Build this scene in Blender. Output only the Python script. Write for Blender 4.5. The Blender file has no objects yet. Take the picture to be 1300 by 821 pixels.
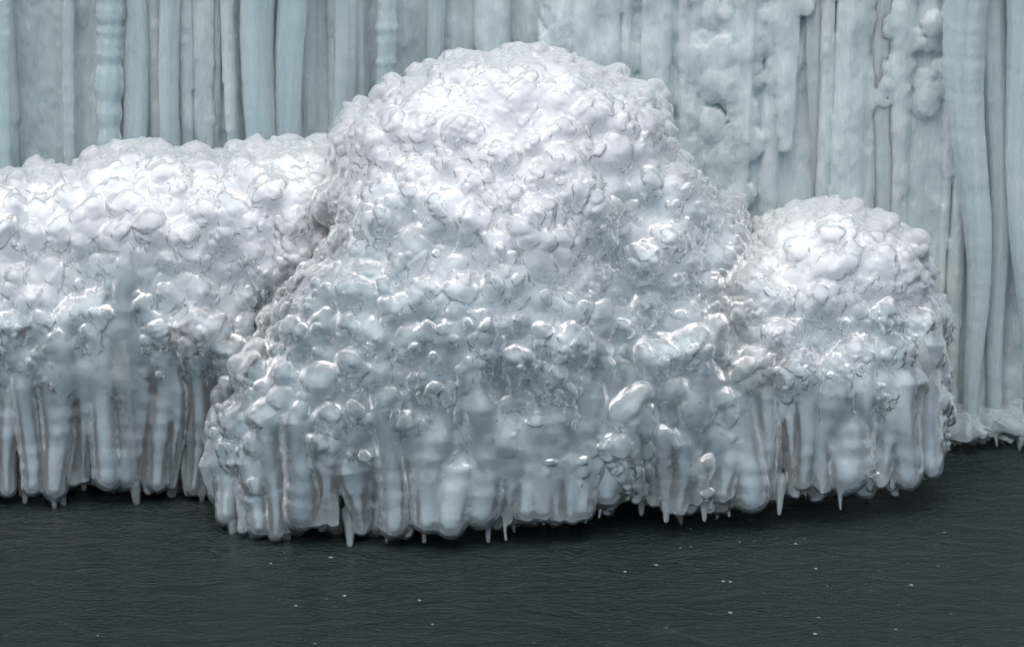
import bpy, math, random, time
import numpy as np
import openvdb as vdb
from mathutils import Vector
T0 = time.time()
random.seed(7)
RNG = np.random.default_rng(11)
scene = bpy.context.scene
COL = scene.collection
R = math.radians

# ------------------------------------------------------------------ camera
VOX = 0.006
INSET = 0.035
S = 0.004                      # metres per photo pixel at the plane y = 0
PITCH = R(18.0)
D = 16.0
ZC = 1.12 / math.cos(PITCH)
cam_d = bpy.data.cameras.new('camera')
cam = bpy.data.objects.new('camera', cam_d)
COL.objects.link(cam)
cam.location = (0, -D * math.cos(PITCH), ZC + D * math.sin(PITCH))
cam.rotation_euler = (math.pi / 2 - PITCH, 0, 0)
cam_d.sensor_width = 36
cam_d.lens = 36 * D / (1300 * S)
cam_d.clip_end = 2000
scene.camera = cam
CL = np.array(cam.location)
FW = np.array([0, math.cos(PITCH), -math.sin(PITCH)])
UP = np.array([0, math.sin(PITCH), math.cos(PITCH)])

def W(px, py, y):
    """world point seen at photo pixel (px, py) at depth y"""
    d = FW * D + np.array([1, 0, 0]) * (px - 650) * S + UP * (410.5 - py) * S
    t = (y - CL[1]) / d[1]
    return CL + d * t

# ------------------------------------------------------------------ helpers
def tag(o, label=None, cat=None, group=None, kind=None):
    if label: o['label'] = label
    if cat: o['category'] = cat
    if group: o['group'] = group
    if kind: o['kind'] = kind
    return o

def empty(name, loc, rz=0):
    o = bpy.data.objects.new(name, None)
    o.empty_display_size = 0.1
    o.location = loc; o.rotation_euler = (0, 0, rz)
    COL.objects.link(o)
    return o

def mesh_obj(name, verts, faces, mat, parent=None, smooth=True):
    me = bpy.data.meshes.new(name)
    verts = np.asarray(verts, dtype=np.float32); 
    if parent is not None:
        verts = verts - np.array(parent.location, dtype=np.float32)
    if isinstance(faces, np.ndarray):
        n = faces.shape[1]
        me.vertices.add(len(verts)); me.vertices.foreach_set('co', verts.ravel())
        me.loops.add(faces.size); me.loops.foreach_set('vertex_index', faces.ravel().astype(np.int32))
        me.polygons.add(len(faces))
        me.polygons.foreach_set('loop_start', np.arange(0, faces.size, n, dtype=np.int32))
        me.update(calc_edges=True); me.validate()
    else:
        me.from_pydata([tuple(map(float, v)) for v in verts], [], faces); me.update()
    if smooth:
        me.polygons.foreach_set('use_smooth', np.ones(len(me.polygons), dtype=bool)); me.update()
    me.materials.append(mat)
    o = bpy.data.objects.new(name, me); COL.objects.link(o)
    if parent is not None: o.parent = parent
    return o

def lattice(shape, h, wl, seed, stretch=(1, 1, 1)):
    """smooth random field (-1..1) on a grid of step h with wavelength wl"""
    r = np.random.default_rng(seed)
    n = [max(2, int(math.ceil(s * h / (wl * st))) + 3) for s, st in zip(shape, stretch)]
    a = r.uniform(-1, 1, n).astype(np.float32)
    for ax in range(3):
        t = np.arange(shape[ax]) * h / (wl * stretch[ax])
        i = t.astype(int); f = (t - i).astype(np.float32); f = f * f * (3 - 2 * f)
        sh = [1, 1, 1]; sh[ax] = len(f); f = f.reshape(sh)
        a = np.take(a, i, axis=ax) * (1 - f) + np.take(a, i + 1, axis=ax) * f
    return a

def smin(a, b, k):
    h = np.maximum(k - np.abs(a - b), 0) / k
    return np.minimum(a, b) - h * h * k * 0.25

class Ell:
    def __init__(s, c, r): s.c = np.array(c, float); s.r = np.array(r, float)
    def f(s, P):
        q = (P - s.c) / s.r
        k0 = np.sqrt((q * q).sum(-1)); q2 = q / s.r
        k1 = np.sqrt((q2 * q2).sum(-1)) + 1e-9
        return k0 * (k0 - 1) / k1

def E(px, py, y, rx, rz, ry):
    c = W(px, py, y)
    return Ell(c, (rx * S, ry, rz * S / math.cos(PITCH)))

def warp(X, Y, Z):
    return (.035 * np.sin(7.3 * X + 2.1 * np.sin(3.1 * Z + 1) + 1) * np.sin(8.9 * Z + 2.3 * np.sin(4.0 * X) + 5 * Y)
            + .018 * np.sin(17 * X + 9 * Y + 3 * np.sin(5 * Z)) * np.sin(19 * Z + 2.0 * np.sin(11 * X))).astype(np.float32)

class Field:
    """a body of ice: a smooth core, then lumps and icicles grown on it"""
    def __init__(s, ells, k=0.14, zmin=0.07, voxel=VOX):
        s.ells = ells; s.k = k; s.zmin = zmin; s.h = voxel; s.sph = []; s.wamp = .6; s.zt = max(e.c[2] + e.r[2] for e in ells)
    def core(s, P):
        d = s.ells[0].f(P)
        for e in s.ells[1:]: d = smin(d, e.f(P), s.k)
        d = d + s.wamp * warp(P[..., 0], P[..., 1], P[..., 2])
        z = s.zmin - P[..., 2]
        return -smin(-d, -z, 0.08)
    def f1(s, P):
        d = s.core(P)
        if len(s.sph):
            A = np.array(s.sph)
            out = np.empty(len(P))
            for i in range(0, len(P), 2000):
                q = P[i:i+2000]
                dd = (np.linalg.norm(q[:, None, :] - A[None, :, :3], axis=2) - A[None, :, 3]).min(1)
                out[i:i+2000] = smin(d[i:i+2000], dd, 0.02)
            d = out
        return d
    def scatter(s, n, spacing, fn, zlo=0.1):
        lo = np.min([e.c - e.r for e in s.ells], 0) - .1
        hi = np.max([e.c + e.r for e in s.ells], 0) + .1
        P = RNG.uniform(lo, hi, (n, 3))
        def grad(P):
            g = np.stack([fn(P + np.eye(3)[a] * .004) - fn(P - np.eye(3)[a] * .004) for a in range(3)], 1)
            return g / (np.linalg.norm(g, axis=1, keepdims=True) + 1e-9)
        d = fn(P); P = P[np.abs(d) < .35]
        for _ in range(4):
            d = fn(P); P = P - grad(P) * d[:, None] * .9
        d = fn(P); P = P[np.abs(d) < .01]; N = grad(P)
        ok = (N[:, 1] < .45) & (P[:, 2] > zlo); P = P[ok]; N = N[ok]
        cells = {}; keep = []
        for i, p in enumerate(P):
            sp = spacing(p) if callable(spacing) else spacing
            c = tuple((p // .12).astype(int)); bad = False
            for a in (-1, 0, 1):
                for b in (-1, 0, 1):
                    for e in (-1, 0, 1):
                        for q in cells.get((c[0]+a, c[1]+b, c[2]+e), ()):
                            if np.dot(p - q, p - q) < sp * sp: bad = True; break
                        if bad: break
                    if bad: break
                if bad: break
            if not bad:
                cells.setdefault(c, []).append(p); keep.append(i)
        return P[keep], N[keep]
    def alloc(s):
        lo = np.min([e.c - e.r for e in s.ells], 0) - .2
        hi = np.max([e.c + e.r for e in s.ells], 0) + .2
        lo[2] = -.02
        s.lo = lo; s.n = np.ceil((hi - lo) / s.h).astype(int)
        ax = [(lo[i] + np.arange(s.n[i]) * s.h).astype(np.float32) for i in range(3)]
        s.ax = ax
        X, Y, Z = ax[0][:, None, None], ax[1][None, :, None], ax[2][None, None, :]
        G = None
        for e in s.ells:
            qx, qy, qz = [((v - np.float32(c)) / np.float32(r)) for v, c, r in zip((X, Y, Z), e.c, e.r)]
            k0 = np.sqrt(qx*qx + qy*qy + qz*qz)
            k1 = np.sqrt((qx/np.float32(e.r[0]))**2 + (qy/np.float32(e.r[1]))**2 + (qz/np.float32(e.r[2]))**2) + np.float32(1e-6)
            d = k0 * (k0 - 1) / k1
            G = d if G is None else smin(G, d, np.float32(s.k))
        G = G + np.float32(s.wamp) * warp(X, Y, Z)
        G = -smin(-G, -(np.float32(s.zmin) - Z) + 0 * G, np.float32(.08))
        s.G = G.astype(np.float32)
    def box(s, lo, hi):
        i0 = np.maximum(((np.array(lo) - s.lo) / s.h).astype(int), 0)
        i1 = np.minimum(((np.array(hi) - s.lo) / s.h).astype(int) + 2, s.n)
        if (i1 <= i0).any(): return None
        sl = tuple(slice(a, b) for a, b in zip(i0, i1))
        return sl, s.ax[0][sl[0]][:, None, None], s.ax[1][sl[1]][None, :, None], s.ax[2][sl[2]][None, None, :]
    def ball(s, c, r, k=.01, sq=(1, 1, 1)):
        m = r * max(sq) + k + .03
        b = s.box(np.array(c) - m, np.array(c) + m)
        if b is None: return
        sl, X, Y, Z = b
        d = (np.sqrt(((X-c[0])/sq[0])**2 + ((Y-c[1])/sq[1])**2 + ((Z-c[2])/sq[2])**2) - r) * min(sq)
        s.G[sl] = smin(s.G[sl], d.astype(np.float32), k)
    def drop(s, p, n, r, k, droop=.7, rr=.7):
        """a lump that hangs: a round cone leaning out and down"""
        a = np.array(p) + np.array([0, 0, .15 * r]); b2 = a - n * r * .12 + np.array([RNG.normal(0, .2) * r, 0, -droop * r])
        m = r + k + .03
        bb = s.box(np.minimum(a, b2) - m, np.maximum(a, b2) + m)
        if bb is None: return
        sl, X, Y, Z = bb
        ab = b2 - a; L2 = (ab * ab).sum()
        t = np.clip(((X-a[0])*ab[0] + (Y-a[1])*ab[1] + (Z-a[2])*ab[2]) / L2, 0, 1)
        dx, dy, dz = X-a[0]-t*ab[0], Y-a[1]-t*ab[1], Z-a[2]-t*ab[2]
        sk = RNG.uniform(-.5, .5); dz = dz + sk * dx            # skewed, squashed, dented
        ph = RNG.uniform(0, 6, 3); fq = 1.9 / r
        dent = .10 * r * np.sin(fq * X + ph[0]) * np.sin(fq * Z + ph[1]) + .06 * r * np.sin(2.1 * fq * Z + ph[2]) * np.sin(1.7 * fq * X + fq * Y)
        d = np.sqrt((dx * RNG.uniform(.75, 1.15))**2 + dy**2 + (dz * RNG.uniform(.8, 1.15))**2) - r * (1 - (1 - rr) * t) + dent
        s.G[sl] = smin(s.G[sl], d.astype(np.float32), k)
    def carve(s, c, r):
        """a hollow melted into the body and its core"""
        c = np.array(c)
        m = max(r) + .03
        bb = s.box(c - m, c + m)
        sl, X, Y, Z = bb
        q = np.sqrt(((X-c[0])/r[0])**2 + ((Y-c[1])/r[1])**2 + ((Z-c[2])/r[2])**2)
        d = ((q - 1) * min(r)).astype(np.float32)
        s.G[sl] = -smin(-s.G[sl], d, .03)
        o = [q.start % 2 for q in sl]
        c2 = tuple(slice((q.start + u) // 2, (q.start + u) // 2 + len(range(q.start + u, q.stop, 2))) for q, u in zip(sl, o))
        s.C[c2] = np.maximum(s.C[c2], -(d[o[0]::2, o[1]::2, o[2]::2]) - np.float32(.03))
    def cone(s, a, b, ra, rb, k=.02):
        """icicle from a (top) to b (tip)"""
        a = np.array(a); b = np.array(b)
        m = max(ra, rb) + k + .03
        bb = s.box(np.minimum(a, b) - m, np.maximum(a, b) + m)
        if bb is None: return
        sl, X, Y, Z = bb
        ab = b - a; L2 = (ab * ab).sum()
        t = np.clip(((X-a[0])*ab[0] + (Y-a[1])*ab[1] + (Z-a[2])*ab[2]) / L2, 0, 1)
        ph = RNG.uniform(0, 6)
        wob = .05 * np.sin(t * math.sqrt(L2) * 13 + ph) + .03 * np.sin(t * math.sqrt(L2) * 41 + 2 * ph + 3 * np.sin(Z * 11 + ph))
        wx = .02 * np.sin(Z * 6 + ph)
        ang = np.arctan2(Y-a[1], X-a[0])
        wob = wob + .08 * np.sin(3 * ang + ph) + .05 * np.sin(5 * ang + 2 * ph + Z * 6)
        d = np.sqrt((X-a[0]-t*ab[0]-wx)**2 + (Y-a[1]-t*ab[1])**2 + (Z-a[2]-t*ab[2])**2) - (ra * np.minimum(1, .45 + 2.2 * t) + (rb - ra) * t ** .8) * (1 + wob)
        s.G[sl] = smin(s.G[sl], d.astype(np.float32), k)
        if hasattr(s, 'C'):                        # the cloudy core runs down into the wide ones
            o = [q.start % 2 for q in sl]
            c2 = tuple(slice((q.start + u) // 2, (q.start + u) // 2 + len(range(q.start + u, q.stop, 2))) for q, u in zip(sl, o))
            dd = d[o[0]::2, o[1]::2, o[2]::2]
            s.C[c2] = np.minimum(s.C[c2], dd + np.float32(.035 - INSET))
    def ridges(s, amp, wl, seed, stretch=(1, 1, 1)):
        z = s.ax[2]; wz = (1 - .75 * np.clip((z - (s.zt - .35)) / .35, 0, 1)) * np.clip((z - .25) / .4 + .35, .35, 1)
        s.G += (amp * wz[None, None, :]).astype(np.float32) * (np.float32(.35) - np.abs(lattice(s.n, s.h, wl, seed, stretch)))
    def noise(s, amp, wl, seed, stretch=(1, 1, 1)):
        s.G += np.float32(amp) * lattice(s.n, s.h, wl, seed, stretch)
    def front_y(s, x, z):
        """first y where the core is met, coming from the camera"""
        ys = np.arange(s.lo[1], s.lo[1] + s.n[1] * s.h, .02)
        P = np.stack([np.full_like(ys, x), ys, np.full_like(ys, z)], 1)
        d = s.core(P); i = np.argmax(d < 0)
        return ys[i] if d[i] < 0 else None
    def build(s, name, mat, parent, cmat=None):
        G = s.G
        for ax in range(3):
            for e in (0, -1):
                sl = [slice(None)] * 3; sl[ax] = e; G[tuple(sl)] = s.h
        np.clip(G, -3 * s.h, 3 * s.h, out=G)
        g = vdb.FloatGrid(background=3 * s.h)
        g.copyFromArray(G, tolerance=0)
        g.transform = vdb.createLinearTransform(voxelSize=1.0)
        v, q = g.convertToQuads(isovalue=0.0)
        v = np.asarray(v) * s.h + s.lo
        q = np.asarray(q)[:, ::-1]
        del s.G
        if hasattr(s, 'C'):
            C = s.C + np.float32(INSET); del s.C
            for ax in range(3):
                for e in (0, -1):
                    sl = [slice(None)] * 3; sl[ax] = e; C[tuple(sl)] = s.h
            np.clip(C, -.03, .03, out=C)
            g = vdb.FloatGrid(background=.03); g.copyFromArray(C, tolerance=0)
            g.transform = vdb.createLinearTransform(voxelSize=1.0)
            v3, q3 = g.convertToQuads(isovalue=0.0)
            mesh_obj('cloudy_core', np.asarray(v3) * s.h * 2 + s.lo, np.ascontiguousarray(np.asarray(q3)[:, ::-1]), cmat, parent)
        o = mesh_obj(name, v, np.ascontiguousarray(q), mat, parent)
        print(name, len(q), 'quads', round(time.time() - T0, 1), 's')
        return o

# ------------------------------------------------------------------ materials
class Nd:
    def __init__(s, name):
        s.m = bpy.data.materials.new(name); s.m.use_nodes = True
        s.t = s.m.node_tree; s.t.nodes.clear()
        s.out = s.n('ShaderNodeOutputMaterial')
    def n(s, typ, **kw):
        nd = s.t.nodes.new(typ)
        for k, v in kw.items():
            if k.startswith('_'): setattr(nd, k[1:], v)
            else:
                nd.inputs[k.replace('__', ' ')].default_value = v
        return nd
    def l(s, a, ao, b, bi): s.t.links.new(a.outputs[ao], b.inputs[bi])

def ramp(N, src, out, stops):
    r = N.n('ShaderNodeValToRGB')
    el = r.color_ramp.elements
    while len(el) < len(stops): el.new(.5)
    for e, (p, c) in zip(el, stops):
        e.position = p; e.color = (c, c, c, 1) if not isinstance(c, tuple) else (*c, 1)
    N.l(src, out, r, 'Fac')
    return r

def ice_material(name, cols, trans, z0=0.0, z1=2.4, sss=0.0, rough=.16, bump=.35, streak=(1, 1, 1), bscale=1, blotch=.35, bdist=.012, vol=0, xg=0):
    """cloudy ice; cols and trans are ramps over height: clear ice low down, frosted spray ice on top; mound ramps also paint in light from above"""
    N = Nd(name)
    co = N.n('ShaderNodeNewGeometry')
    mp = N.n('ShaderNodeMapping'); mp.inputs['Scale'].default_value = streak
    N.l(co, 'Position', mp, 'Vector')
    big = N.n('ShaderNodeTexNoise', Scale=2.4, Detail=5.0, Roughness=.6); N.l(mp, 'Vector', big, 'Vector')
    sep = N.n('ShaderNodeSeparateXYZ'); N.l(co, 'Position', sep, 'Vector')
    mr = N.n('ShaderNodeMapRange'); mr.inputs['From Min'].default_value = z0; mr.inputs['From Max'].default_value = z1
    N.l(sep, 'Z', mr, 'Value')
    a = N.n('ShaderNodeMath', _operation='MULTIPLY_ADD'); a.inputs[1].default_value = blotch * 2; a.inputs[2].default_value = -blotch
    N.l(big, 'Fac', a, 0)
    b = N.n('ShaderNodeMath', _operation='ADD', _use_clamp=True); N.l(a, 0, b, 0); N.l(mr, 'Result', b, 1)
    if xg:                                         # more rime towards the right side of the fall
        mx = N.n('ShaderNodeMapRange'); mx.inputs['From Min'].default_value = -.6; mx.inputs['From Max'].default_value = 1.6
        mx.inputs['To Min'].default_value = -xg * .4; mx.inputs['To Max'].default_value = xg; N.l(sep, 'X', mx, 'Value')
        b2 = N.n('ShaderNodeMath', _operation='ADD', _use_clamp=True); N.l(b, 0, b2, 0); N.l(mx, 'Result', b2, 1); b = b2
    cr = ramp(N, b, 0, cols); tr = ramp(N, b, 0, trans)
    fine = N.n('ShaderNodeTexNoise', Scale=34.0 * bscale, Detail=4.0, Roughness=.6)
    N.l(mp, 'Vector', fine, 'Vector')
    cell = N.n('ShaderNodeTexVoronoi', _feature='SMOOTH_F1', Scale=26.0 * bscale); cell.inputs['Smoothness'].default_value = .35
    N.l(mp, 'Vector', cell, 'Vector')
    ad = N.n('ShaderNodeMath', _operation='MULTIPLY_ADD'); ad.inputs[1].default_value = .7
    N.l(cell, 'Distance', ad, 0); N.l(fine, 'Fac', ad, 2)
    bp = N.n('ShaderNodeBump', Strength=bump, Distance=bdist); N.l(ad, 0, bp, 'Height')
    rr = N.n('ShaderNodeMapRange'); rr.inputs['To Min'].default_value = rough * .5; rr.inputs['To Max'].default_value = rough * 1.6
    N.l(fine, 'Fac', rr, 'Value')
    p = N.n('ShaderNodeBsdfPrincipled', IOR=1.31)
    if sss:
        p.inputs['Subsurface Weight'].default_value = 1.0
        p.inputs['Subsurface Radius'].default_value = (.95, 1.0, 1.0)
        p.inputs['Subsurface Scale'].default_value = sss
    N.l(cr, 'Color', p, 'Base Color'); N.l(tr, 'Color', p, 'Transmission Weight')
    N.l(rr, 'Result', p, 'Roughness'); N.l(bp, 'Normal', p, 'Normal')
    p.inputs['Specular IOR Level'].default_value = .08
    N.l(p, 'BSDF', N.out, 'Surface')
    if vol:                                        # air bubbles in the ice scatter light
        v = N.n('ShaderNodeVolumeScatter', Density=vol, Anisotropy=.3); v.inputs['Color'].default_value = (.975, .990, .994, 1)
        N.l(v, 'Volume', N.out, 'Volume')
    return N.m

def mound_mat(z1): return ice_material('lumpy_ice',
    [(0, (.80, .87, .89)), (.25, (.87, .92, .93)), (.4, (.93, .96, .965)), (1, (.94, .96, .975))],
    [(0, .86), (.5, .90), (.72, .82), (.95, .66)], z1=z1, bump=.2, rough=.33, vol=40)  # frost whitens the top; the darker foot also has shade put into the colour
def core_mat(z1): return ice_material('cloudy_core_ice', [(0, (.60, .67, .69)), (.15, (.46, .54, .57)), (.32, (.28, .36, .39)), (.5, (.52, .60, .63)), (.8, (.88, .90, .92))], [(0, 0.0), (1, 0.0)], bump=.25, rough=.6, z1=z1, blotch=.6)  # pale top and darker lower core deepen the painted fall-off of top light
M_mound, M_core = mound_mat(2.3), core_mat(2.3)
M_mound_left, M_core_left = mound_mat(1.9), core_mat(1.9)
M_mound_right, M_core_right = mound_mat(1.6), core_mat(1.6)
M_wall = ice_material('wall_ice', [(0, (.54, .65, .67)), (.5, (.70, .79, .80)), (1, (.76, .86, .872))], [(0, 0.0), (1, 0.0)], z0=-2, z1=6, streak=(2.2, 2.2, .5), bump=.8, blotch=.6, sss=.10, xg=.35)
M_col = ice_material('column_ice', [(0, (.47, .61, .64)), (1, (.68, .80, .82))], [(0, .0), (1, .0)], z0=-2, z1=6, streak=(2.5, 2.5, .6), bump=.6, blotch=.7, sss=.12, xg=.35)
M_icicle = ice_material('icicle_ice', [(0, (.62, .74, .77)), (1, (.9, .93, .94))], [(0, .8), (1, .7)], z0=0, z1=1.5, streak=(1, 1, 1.6), bump=.4, vol=40)
# ------------------------------------------------------------------ the three mounds
def grow(F, r2=1.0, zdr=.5):
    """clusters, then hanging lumps on them, then drips at their tips"""
    P, Nn = F.scatter(6000, .14, F.core)
    F.alloc()
    C0 = F.G[::2, ::2, ::2].copy()
    for p, n in zip(P, Nn):
        if p[2] < zdr * .6: continue
        flat = min(1, max(np.clip((n[2] - .45) * 2, 0, 1), .8 * np.clip((p[2] - F.zt + .55) / .4, 0, 1)))
        r = RNG.uniform(.06, .14)
        c = p - n * r * (RNG.uniform(.1, .6) + .5 * flat)
        F.sph.append((*c, r))
        F.ball(c, r, .03, (1.1, 1, 1))
    F.C = .5 * (F.G[::2, ::2, ::2] + C0)
    zone = np.random.default_rng(5).uniform(0, 6.28, 6)
    def size(p):
        return (1.22 - .34 * min(1, max(0, (p[2] - .7) / 1.1))) * (.75 + .35 * math.sin(3.1 * p[0] + zone[0]) * math.sin(4.3 * p[2] + zone[1]) + .15 * math.sin(9 * p[0] + zone[2] + 7 * p[2]))
    P, Nn = F.scatter(36000, lambda p: .058 * r2 * size(p), F.f1, .12)
    for p, n in zip(P, Nn):
        x = p[2] - zdr * (1 + .5 * math.sin(6 * p[0] + zone[3]) + .25 * math.sin(15 * p[0] + zone[4]))
        if x < 0 and RNG.uniform() < .8: continue
        if math.sin(4.7 * p[0] + zone[5]) * math.sin(6.1 * p[2] + zone[0] + 2 * p[0]) > .5 and RNG.uniform() < .35: continue
        flat = min(1, max(np.clip((n[2] - .35) * 1.8, 0, 1), .75 * np.clip((p[2] - F.zt + .55) / .4, 0, 1)))
        r = (.026 + .060 * RNG.uniform() ** 1.9) * r2 * size(p) * (1 + .25 * flat)
        n2 = n * np.array([1, 1, .5])
        F.drop(p - n * r * (RNG.uniform(.0, .6) + .5 * flat), n2, r, .0015 + .014 * flat, RNG.uniform(.5, 1.6) * (1 - .6 * flat), RNG.uniform(.5, .85))
        if RNG.uniform() < .4 * (1 - flat):
            q = p + n * r * .35 + np.array([RNG.normal(0, .3) * r, 0, -r * RNG.uniform(.6, 1.0)])
            F.drop(q, n2, r * RNG.uniform(.25, .45), .006, RNG.uniform(.5, 2.2), .6)
    print('lumps', len(P), round(time.time() - T0, 1))

def fringe(F, prof, zt=(.42, .95), r=(.055, .155), rows=((-.13, 0), (.0, 5), (.16, 12))):
    """fused icicles along the foot; prof gives photo column, row of the tips and depth"""
    xs = [a for a, b, c in prof]; ys = [b for a, b, c in prof]; ds = [c for a, b, c in prof]
    for dy, up in rows:
        px = prof[0][0]
        while px < prof[-1][0]:
            y = np.interp(px, xs, ds) + dy + RNG.uniform(-.03, .03)
            tip = W(px, np.interp(px, xs, ys) - up + RNG.uniform(-15, 5), y)
            pane = RNG.uniform() < .82
            rr = RNG.uniform(*r) if pane else RNG.uniform(.025, .05)
            rb = rr * (RNG.uniform(.3, .75) if pane else RNG.uniform(.2, .4))
            zt_ = tip[2] + RNG.uniform(*zt)
            fy = F.front_y(tip[0], min(zt_, 1.2)) if dy < 0 else y
            while zt_ > tip[2] + .15:
                yy = (y if fy is None else min(max(fy + rr * .3, y - .1), y + .3))
                if F.core(np.array([[tip[0], yy, zt_]]))[0] < .02: break
                zt_ -= .06
            top = np.array([tip[0] + RNG.normal(0, .03), (y if fy is None else min(max(fy + rr * .3, y - .1), y + .3)), zt_])
            tip = tip + np.array([0, 0, rb + (.03 if pane else 0)])
            F.cone(top, tip, rr, rb, .02)
            for k in range((RNG.uniform() < .15) if pane else 0):
                q = tip + np.array([RNG.uniform(-.7, .7) * rb, RNG.uniform(-.6, .2) * rb, 0])
                l = RNG.uniform(.03, .11)
                F.cone(q, q - np.array([0, 0, rb * .7 + l]), RNG.uniform(.018, .036), .008, .02)
            px += rr / S * RNG.uniform(.5, 1.0)

# centre
FC = Field([
    E(650, 190, .95, 203, 125, .50), E(512, 226, .95, 92, 96, .40), E(785, 235, 1.0, 78, 120, .40),
    E(615, 300, .72, 200, 140, .50), E(830, 330, .85, 85, 130, .45),
    E(590, 430, .52, 225, 140, .50), E(460, 520, .42, 160, 120, .45), E(455, 430, .5, 105, 110, .4), E(900, 368, .95, 72, 118, .42), E(380, 570, .5, 112, 100, .40),
    E(640, 560, .38, 220, 115, .42), E(830, 500, .60, 150, 150, .45), E(930, 480, .80, 110, 150, .40), E(890, 570, .58, 120, 90, .35)])
grow(FC, zdr=.42)
for px, py, y, r in [(805, 590, .22, (.07, .16, .30)), (470, 600, -.02, (.20, .10, .09)), (690, 560, -.02, (.16, .10, .10))]: FC.carve(W(px, py, y), r)
fringe(FC, [(285, 672, .25), (330, 692, .12), (430, 690, .08), (520, 692, .05), (600, 682, .05), (700, 682, .08), (770, 660, .18), (800, 640, .3), (860, 662, .2), (920, 660, .22), (960, 650, .3)])
FC.noise(.004, .12, 1); FC.noise(.0018, .03, 2, (1, 1, .7))
mc = empty('ice_mound', W(620, 690, .7) * np.array([1, 1, 0]))
tag(mc, 'tallest white ice mound in the middle, with a tiered dome and a fringe of icicles', 'ice mound', 'lumpy ice mounds over the water')
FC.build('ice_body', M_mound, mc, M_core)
# right
FR = Field([E(1052, 344, .95, 118, 90, .40), E(1085, 450, .85, 118, 130, .42), E(958, 450, .72, 66, 130, .4), E(1000, 470, .75, 110, 130, .4), E(1080, 560, .70, 105, 80, .36), E(1000, 580, .6, 90, 70, .3)])
grow(FR, .7, zdr=.32)
fringe(FR, [(930, 655, .3), (1000, 642, .35), (1080, 640, .36), (1130, 632, .42), (1180, 612, .55), (1188, 600, .7)])
FR.noise(.004, .12, 3); FR.noise(.002, .03, 4)
mr_ = empty('ice_mound', W(1070, 640, .7) * np.array([1, 1, 0]))
tag(mr_, 'smallest ice mound on the right, round white cap above fluted grey sides', 'ice mound', 'lumpy ice mounds over the water')
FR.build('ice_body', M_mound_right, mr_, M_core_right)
# left
FL = Field([E(200, 300, 1.15, 190, 118, .42), E(360, 294, 1.15, 135, 120, .42), E(30, 330, 1.15, 150, 115, .42), E(200, 420, 1.0, 220, 130, .42), E(20, 450, 1.0, 150, 140, .42),
            E(-120, 400, 1.1, 130, 180, .42), E(120, 540, .95, 230, 70, .3)])
grow(FL, zdr=.7)
for px, py, y, r in [(105, 545, .58, (.16, .20, .17)), (215, 540, .62, (.17, .22, .30)), (20, 420, .74, (.2, .12, .07)), (240, 430, .66, (.12, .12, .10)), (-60, 540, .6, (.2, .2, .2))]: FL.carve(W(px, py, y), r)
fringe(FL, [(-200, 640, .62), (60, 638, .62), (130, 632, .65), (260, 635, .7), (300, 640, .75)], (.5, 1.3))
FL.noise(.004, .12, 5); FL.noise(.0018, .03, 6)
ml = empty('ice_mound', W(130, 640, 1.0) * np.array([1, 1, 0]))
tag(ml, 'low broad ice mound on the left, flat snowy top and darker grey lumps below', 'ice mound', 'lumpy ice mounds over the water')
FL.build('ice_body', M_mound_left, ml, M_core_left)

# ------------------------------------------------------------------ water
N = Nd('dark_water')
p = N.n('ShaderNodeBsdfPrincipled', IOR=1.33, Roughness=.07)
p.inputs['Base Color'].default_value = (.010, .021, .024, 1)
g = N.n('ShaderNodeNewGeometry'); mp = N.n('ShaderNodeMapping'); mp.inputs['Scale'].default_value = (1.5, 2.4, 1)
N.l(g, 'Position', mp, 'Vector')
n1 = N.n('ShaderNodeTexNoise', Scale=2.4, Detail=5.0, Roughness=.55, Distortion=.7); N.l(mp, 'Vector', n1, 'Vector')
bp = N.n('ShaderNodeBump', Strength=1.0, Distance=.05); mp2 = N.n('ShaderNodeMapping'); mp2.inputs['Scale'].default_value = (8, 15, 1); N.l(g, 'Position', mp2, 'Vector')
n2 = N.n('ShaderNodeTexNoise', Scale=3.4, Detail=5.0, Roughness=.6, Distortion=.25); N.l(mp2, 'Vector', n2, 'Vector')
ma = N.n('ShaderNodeMath', _operation='MULTIPLY_ADD'); ma.inputs[1].default_value = .42; N.l(n2, 'Fac', ma, 0); N.l(n1, 'Fac', ma, 2); N.l(ma, 0, bp, 'Height'); N.l(bp, 'Normal', p, 'Normal')
N.l(p, 'BSDF', N.out, 'Surface'); M_water = N.m
tag(mesh_obj('water', [(-400, -400, 0), (400, -400, 0), (400, 400, 0), (-400, 400, 0)], [(0, 1, 2, 3)], M_water), kind='structure')

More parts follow.
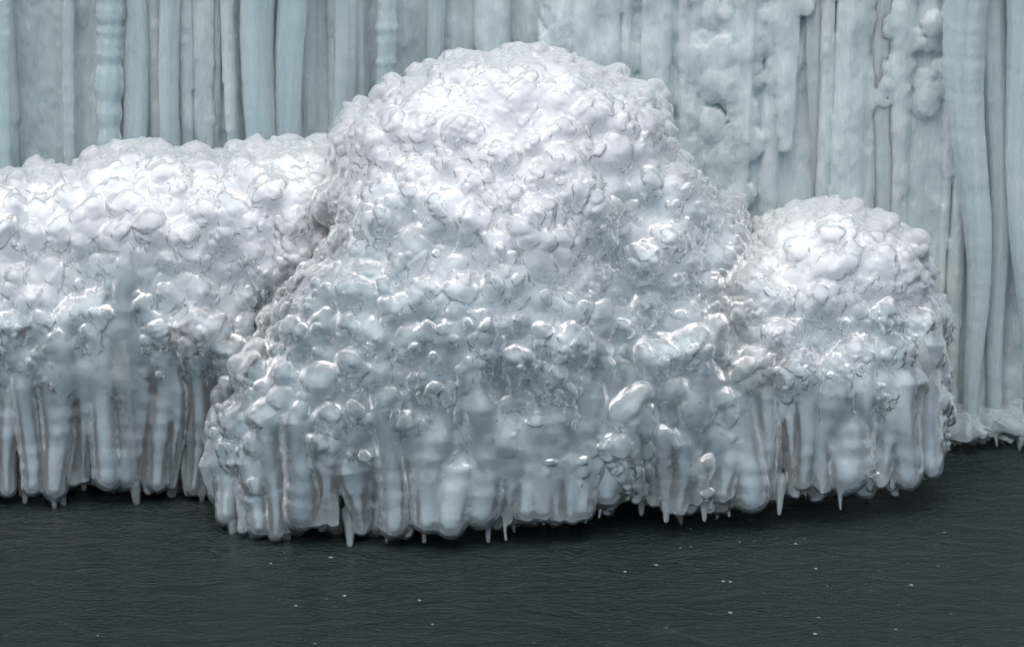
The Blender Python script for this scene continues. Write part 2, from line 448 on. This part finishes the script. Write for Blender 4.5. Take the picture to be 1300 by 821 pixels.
# ------------------------------------------------------------------ back wall
yb = 1.75
hx = .01
xs = np.arange(-5.5, 5.5, hx); zs = np.arange(-.15, 4.6, hx)
nx, nz = len(xs), len(zs)
XX, ZZ = np.meshgrid(xs, zs, indexing='ij')
rt = np.clip((XX - .0) / .5, 0, 1)                 # the right half bulges further forward
H = -.12 + .30 * rt + lattice((nx, nz, 1), hx, .7, 21, (1, 5, 1))[:, :, 0] * .08
H0 = .16 * rt - .12 * (1 - rt)
H = np.where(H < H0, H0 + (H - H0) * .25, H)
def bulge(Hn, k=.04):
    global H
    h = np.maximum(k - np.abs(H - Hn), 0) / k
    H = np.maximum(H, Hn) + h * h * k * .25
for i in range(150):                                # flutes
    x0 = RNG.uniform(-5.5, 5.5); r = RNG.uniform(.03, .13); 
    far = x0 > .2
    if not far and i % 2: continue
    top = 6.0; bot = RNG.uniform(-1.5, 1.8)
    base = (-.05 if not far else .20) + RNG.uniform(-.04, .04)
    cx = x0 + .012 * np.sin(ZZ * RNG.uniform(1, 3) + i)
    tt = np.clip((ZZ - bot) / max(top - bot, .1), 0, 1)
    rr = r * (.25 + .75 * tt ** .5) * (ZZ > bot) * (ZZ < top + .3 * r)
    q = np.where(rr > .002, 1 - ((XX - cx) / np.maximum(rr, .002)) ** 2, -1)
    bulge(np.where(q > 0, base + rr * .5 * np.maximum(q, 0) ** .7, -9))
def wlumps(n, box, r0, r1, base):
    for i in range(n):
        a = W(RNG.uniform(box[0], box[2]), RNG.uniform(box[1], box[3]), yb - .1); r = RNG.uniform(r0, r1)
        q = 1 - ((XX - a[0]) / r) ** 2 - ((ZZ - a[2]) / (r * RNG.uniform(.9, 1.5))) ** 2
        bulge(np.where(q > 0, base + RNG.uniform(-.02, .01) + r * .15 * np.maximum(q, 0) ** .8, -9), .04)
wlumps(260, (700, -60, 1000, 110), .03, .09, .18)
wlumps(110, (860, 60, 950, 330), .03, .09, .20)
wlumps(60, (960, -60, 1230, 40), .03, .07, .2)
wlumps(60, (1080, 20, 1300, 130), .03, .08, .18)
H += rt * (lattice((nx, nz, 1), hx, .13, 27, (1, 1.3, 1))[:, :, 0] * .02 * np.clip((ZZ - 1.6) / 1.0, .2, 1))
H += lattice((nx, nz, 1), hx, .045, 28, (1, 14, 1))[:, :, 0] * .010
H += lattice((nx, nz, 1), hx, .06, 25, (1, 2.5, 1))[:, :, 0] * .008 + lattice((nx, nz, 1), hx, .025, 26, (1, 1.8, 1))[:, :, 0] * .004
v = np.stack([XX, yb - H, ZZ], -1).reshape(-1, 3)
idx = np.arange(nx * nz).reshape(nx, nz)
q = np.stack([idx[:-1, :-1], idx[1:, :-1], idx[1:, 1:], idx[:-1, 1:]], -1).reshape(-1, 4)
v2 = v.copy(); v2[:, 1] = yb + 1.2; q2 = q[:, ::-1] + nx * nz
per = np.concatenate([idx[:, 0], idx[-1, 1:], idx[-2::-1, -1], idx[0, -2:0:-1]]); pn = np.roll(per, -1)
q3 = np.stack([pn, per, per + nx * nz, pn + nx * nz], -1)
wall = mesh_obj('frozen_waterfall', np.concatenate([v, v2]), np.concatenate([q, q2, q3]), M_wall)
tag(wall, 'pale blue frozen waterfall wall rising behind all the mounds', 'frozen waterfall')

# ------------------------------------------------------------------ hanging columns and icicles
def spike(name, top, tip, rt_, rb, mat, parent=None, seed=0, flat=.8, rib=.05, lobes=3, lumpy=.1, taper=False):
    """an icicle or column: lobed section, ribs, a rounded wet tip"""
    r = random.Random(seed)
    top = np.array(top, float); tip = np.array(tip, float); L = np.linalg.norm(top - tip)
    n = max(30, int(L / .012)); m = 28
    ph = [r.uniform(0, 6.28) for _ in range(12)]
    V = []; F = []
    for i in range(n + 1):
        t = i / n; c = top + (tip - top) * t; sdist = t * L
        rad = rt_ + (rb - rt_) * t ** .9
        rem = (1 - t) * L
        if taper: rad *= min(1, .25 + t * 5)
        if rem < rb: rad *= math.sqrt(max(1e-4, 1 - (1 - rem / rb) ** 2))
        wob = 1 + rib * .5 * math.sin(sdist * 55 + ph[0] + 6 * math.sin(sdist * 5 + ph[7])) * math.sin(sdist * 17 + ph[8]) + lumpy * math.sin(sdist * 9 + ph[1]) * math.sin(sdist * 23 + ph[2])
        cx = .25 * rt_ * math.sin(sdist * 3 + ph[3])
        for j in range(m):
            a = 6.2832 * j / m
            rr = rad * wob * (1 + .13 * math.sin(lobes * a + ph[4] + sdist * .8) + .06 * math.sin(7 * a + ph[5] + sdist * 3) + .03 * math.sin(11 * a + sdist * 9 + ph[6]) + r.uniform(-.012, .012))
            V.append((c[0] + cx + rr * math.cos(a), c[1] + rr * flat * math.sin(a), c[2]))
    for i in range(n):
        for j in range(m):
            a, b = i * m + j, i * m + (j + 1) % m
            F.append((a, b, b + m, a + m))
    F.append(tuple(range(m))[::-1]); F.append(tuple(range(n * m, n * m + m)))
    F = [f[::-1] for f in F]
    if parent is None:
        o = mesh_obj(name, np.array(V) - tip, F, mat); o.location = tip
    else:
        o = mesh_obj(name, V, F, mat, parent)
    return o

gl = 'ice columns hanging on the left part of the wall'
# px, half width in px, tip row, depth, label
for i, (px, hw, row, y, lab) in enumerate([
    (6, 12, 420, 1.60, 'knobbly clear ice column at the very left edge of the picture'),
    (90, 9, 420, 1.74, 'thin beaded strand of clear ice, second ice column from the left edge'),
    (142, 20, 420, 1.66, 'wide pale ice column with a bright beaded left side, above the left mound'),
    (172, 19, 420, 1.68, 'grey rough-skinned ice column touching a pale wider one on its left'),
    (216, 15, 420, 1.66, 'narrow pale ice column with a bright right edge, above the flat snowy top'),
    (275, 8, 420, 1.74, 'thin beaded thread of ice left of the twin pale columns'),
    (331, 23, 420, 1.62, 'left one of the twin broad milky ice columns beside the tall dome'),
    (372, 21, 420, 1.64, 'right one of the twin broad milky ice columns beside the tall dome'),
    (435, 17, 420, 1.68, 'smooth milky ice column just above the left shoulder of the tall dome'),
    (488, 14, 420, 1.66, 'frosty beaded ice column touching the upper left slope of the tall dome'),
    (557, 12, 400, 1.74, 'faint dark ice column right behind the tall dome, left of its top')]):
    y += .05
    a = W(px, -190, y); b = W(px + random.uniform(-4, 4), row, y)
    bead = i in (0, 1, 2, 5, 9)
    o = spike('icicle', a, b, hw * S, hw * S * .8, M_col, seed=i, flat=.45, rib=.2 if bead else .03, lumpy=.10 if bead else .015, lobes=3)
    tag(o, lab, 'icicle', gl)
gr = 'long icicles hanging on the right part of the wall'
for i, (px, p2, hw, hb, row, y, lab) in enumerate([
    (1045, 1045, 20, 16, 300, 1.50, 'broad pale icicle that reaches down to the round cap of the small mound'),
    (1082, 1082, 8, 6, 310, 1.52, 'thin icicle between two broad ones above the small mound'),
    (1122, 1120, 17, 14, 330, 1.48, 'brightest broad icicle above the small mound, smooth and milky'),
    (1175, 1180, 16, 14, 420, 1.56, 'bluish icicle just right of the small mound cap, half sunk in the wall'),
    (1226, 1240, 34, 9, 563, 1.40, 'longest tapering icicle right of the small mound, tip over the water'),
    (1262, 1267, 20, 9, 548, 1.46, 'slim icicle squeezed between two thicker ones at the right edge'),
    (1292, 1303, 26, 8, 568, 1.38, 'thick icicle cut by the right edge of the picture'),
    (1340, 1345, 26, 9, 560, 1.42, 'icicle beyond the right edge'),]):
    if px > 1310: continue
    if i < 4: y += .09
    a = W(px, -190, y); b = W(p2, row, y)
    o = spike('icicle', a, b, hw * S, hb * S, M_col, seed=40 + i, flat=.5 if i < 4 else .8, rib=.03, lumpy=.02, lobes=2)
    tag(o, lab, 'icicle', gr)

# ledge of ice at the foot of the wall
FS = Field([E(1215, 540, 1.45, 50, 26, .22), E(1290, 535, 1.5, 60, 24, .22), E(1180, 530, 1.5, 40, 28, .2), E(1380, 535, 1.5, 70, 26, .25)], k=.08, zmin=.05)
FS.alloc()
fringe(FS, [(1185, 566, 1.35), (1240, 570, 1.32), (1300, 565, 1.35), (1420, 568, 1.35)], (.05, .12), (.03, .06), ((0, 0), (.1, 2)))
FS.noise(.006, .05, 31)
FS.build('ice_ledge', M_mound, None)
tag(bpy.data.objects['ice_ledge'], 'low grey ice ledge at the waterline under the long icicles on the right', 'ice ledge')

# free icicles of the mounds: px top, row top, px tip, row tip, depth, half width top/tip
def mound_icicles(par, lst, base):
    for i, (x0, r0, x1, r1, y, ha, hb) in enumerate(lst):
        o = spike('icicle', W(x0, r0, y + .12), W(x1, r1, y), ha * S, hb * S, M_icicle, par, seed=base + i, rib=.08, lumpy=.08, flat=1, taper=True)
mound_icicles(ml, [(160, 420, 170, 642, .50, 19, 5), (196, 500, 196, 616, .52, 9, 4), (78, 560, 83, 650, .48, 11, 3), (226, 455, 236, 630, .56, 14, 4), (30, 560, 30, 640, .5, 10, 3), (212, 450, 216, 632, .6, 10, 6), (248, 440, 262, 600, .58, 16, 6)], 100)
mound_icicles(mc, [(622, 620, 622, 689, -.10, 9, 2), (323, 640, 322, 697, .0, 12, 3), (364, 650, 365, 695, -.02, 10, 3), (442, 640, 441, 694, -.1, 13, 3), (843, 560, 843, 664, .02, 13, 3), (862, 580, 860, 658, .04, 12, 3), (895, 600, 897, 662, .03, 11, 2), (807, 520, 812, 655, .1, 12, 3), (292, 620, 292, 682, .08, 14, 4)], 120)
mound_icicles(mr_, [(993, 600, 991, 654, .12, 10, 2), (1040, 580, 1041, 627, .14, 12, 2), (1170, 430, 1176, 610, .4, 12, 3), (1150, 440, 1152, 600, .36, 12, 3)], 140)

# foam flecks and bubbles on the water
Nb = Nd('foam'); pb = Nb.n('ShaderNodeBsdfPrincipled', Roughness=.1); pb.inputs['Base Color'].default_value = (.35, .4, .4, 1); pb.inputs['Transmission Weight'].default_value = .5
Nb.l(pb, 'BSDF', Nb.out, 'Surface')
def dome(n=10, m=5):
    V = [(0, 0, .8)]; Fc = []
    for i in range(1, m + 1):
        a = i / m * math.pi / 2
        for j in range(n): V.append((math.sin(a) * math.cos(6.2832*j/n), math.sin(a) * math.sin(6.2832*j/n), .8 * math.cos(a)))
    for j in range(n): Fc.append((0, 1 + j, 1 + (j + 1) % n))
    for i in range(m - 1):
        for j in range(n):
            a, b = 1 + i*n + j, 1 + i*n + (j+1) % n
            Fc.append((a, a + n, b + n, b))
    Fc.append(tuple(1 + (m-1)*n + j for j in range(n))[::-1])
    return V, Fc
V, Fc = dome()
first = None
for i in range(90):
    if i < 60: px, py = random.uniform(820, 1300), 700 + random.uniform(-95, 118)
    else: px, py = random.uniform(0, 820), random.uniform(700, 818)
    d = np.array(W(px, py, 0)) - CL; t = (.003 - CL[2]) / d[2]; P = CL + d * t
    if P[1] > 1.0 and px < 1200: continue
    if px < 1200 and py < 665 and P[1] > .3: continue
    if first is None: o = first = mesh_obj('bubble', V, Fc, Nb.m)
    else: o = first.copy(); COL.objects.link(o)
    r = .0035 + .006 * random.random() ** 3
    o.location = P; o.scale = (r * random.uniform(.9, 1.5), r, r)
    tag(o, 'tiny pale air bubble floating on the dark water in front of the ice', 'bubble', 'bubbles floating on the water')

# ------------------------------------------------------------------ light
w = bpy.data.worlds.new('World'); scene.world = w; w.use_nodes = True
nt = w.node_tree; bg = nt.nodes['Background']
sky = nt.nodes.new('ShaderNodeTexSky'); sky.sky_type = 'NISHITA'; sky.sun_disc = False
SE, SR = R(72), R(200)
sky.sun_elevation = SE; sky.sun_rotation = SR; sky.dust_density = 3; sky.air_density = 1
hs = nt.nodes.new('ShaderNodeHueSaturation'); hs.inputs['Saturation'].default_value = .7
nt.links.new(sky.outputs[0], hs.inputs['Color']); nt.links.new(hs.outputs[0], bg.inputs[0]); bg.inputs[1].default_value = .075
sd = bpy.data.lights.new('sun', 'SUN'); so = bpy.data.objects.new('sun', sd); COL.objects.link(so)
sd.energy = 1.5; sd.angle = R(60); sd.color = (1, .985, .965)
dirv = Vector((math.sin(SR) * math.cos(SE), math.cos(SR) * math.cos(SE), math.sin(SE)))
so.rotation_euler = dirv.to_track_quat('Z', 'Y').to_euler(); so.location = dirv * 20
vs = scene.view_settings
vs.view_transform = 'Standard'; vs.look = 'None'; vs.gamma = 1; vs.exposure = .72
cy = scene.cycles
cy.max_bounces = 14; cy.transmission_bounces = 8; cy.volume_bounces = 7; cy.diffuse_bounces = 3; cy.glossy_bounces = 3
cy.adaptive_threshold = .05; cy.use_denoising = True; cy.caustics_reflective = False
print('script', round(time.time() - T0, 1))
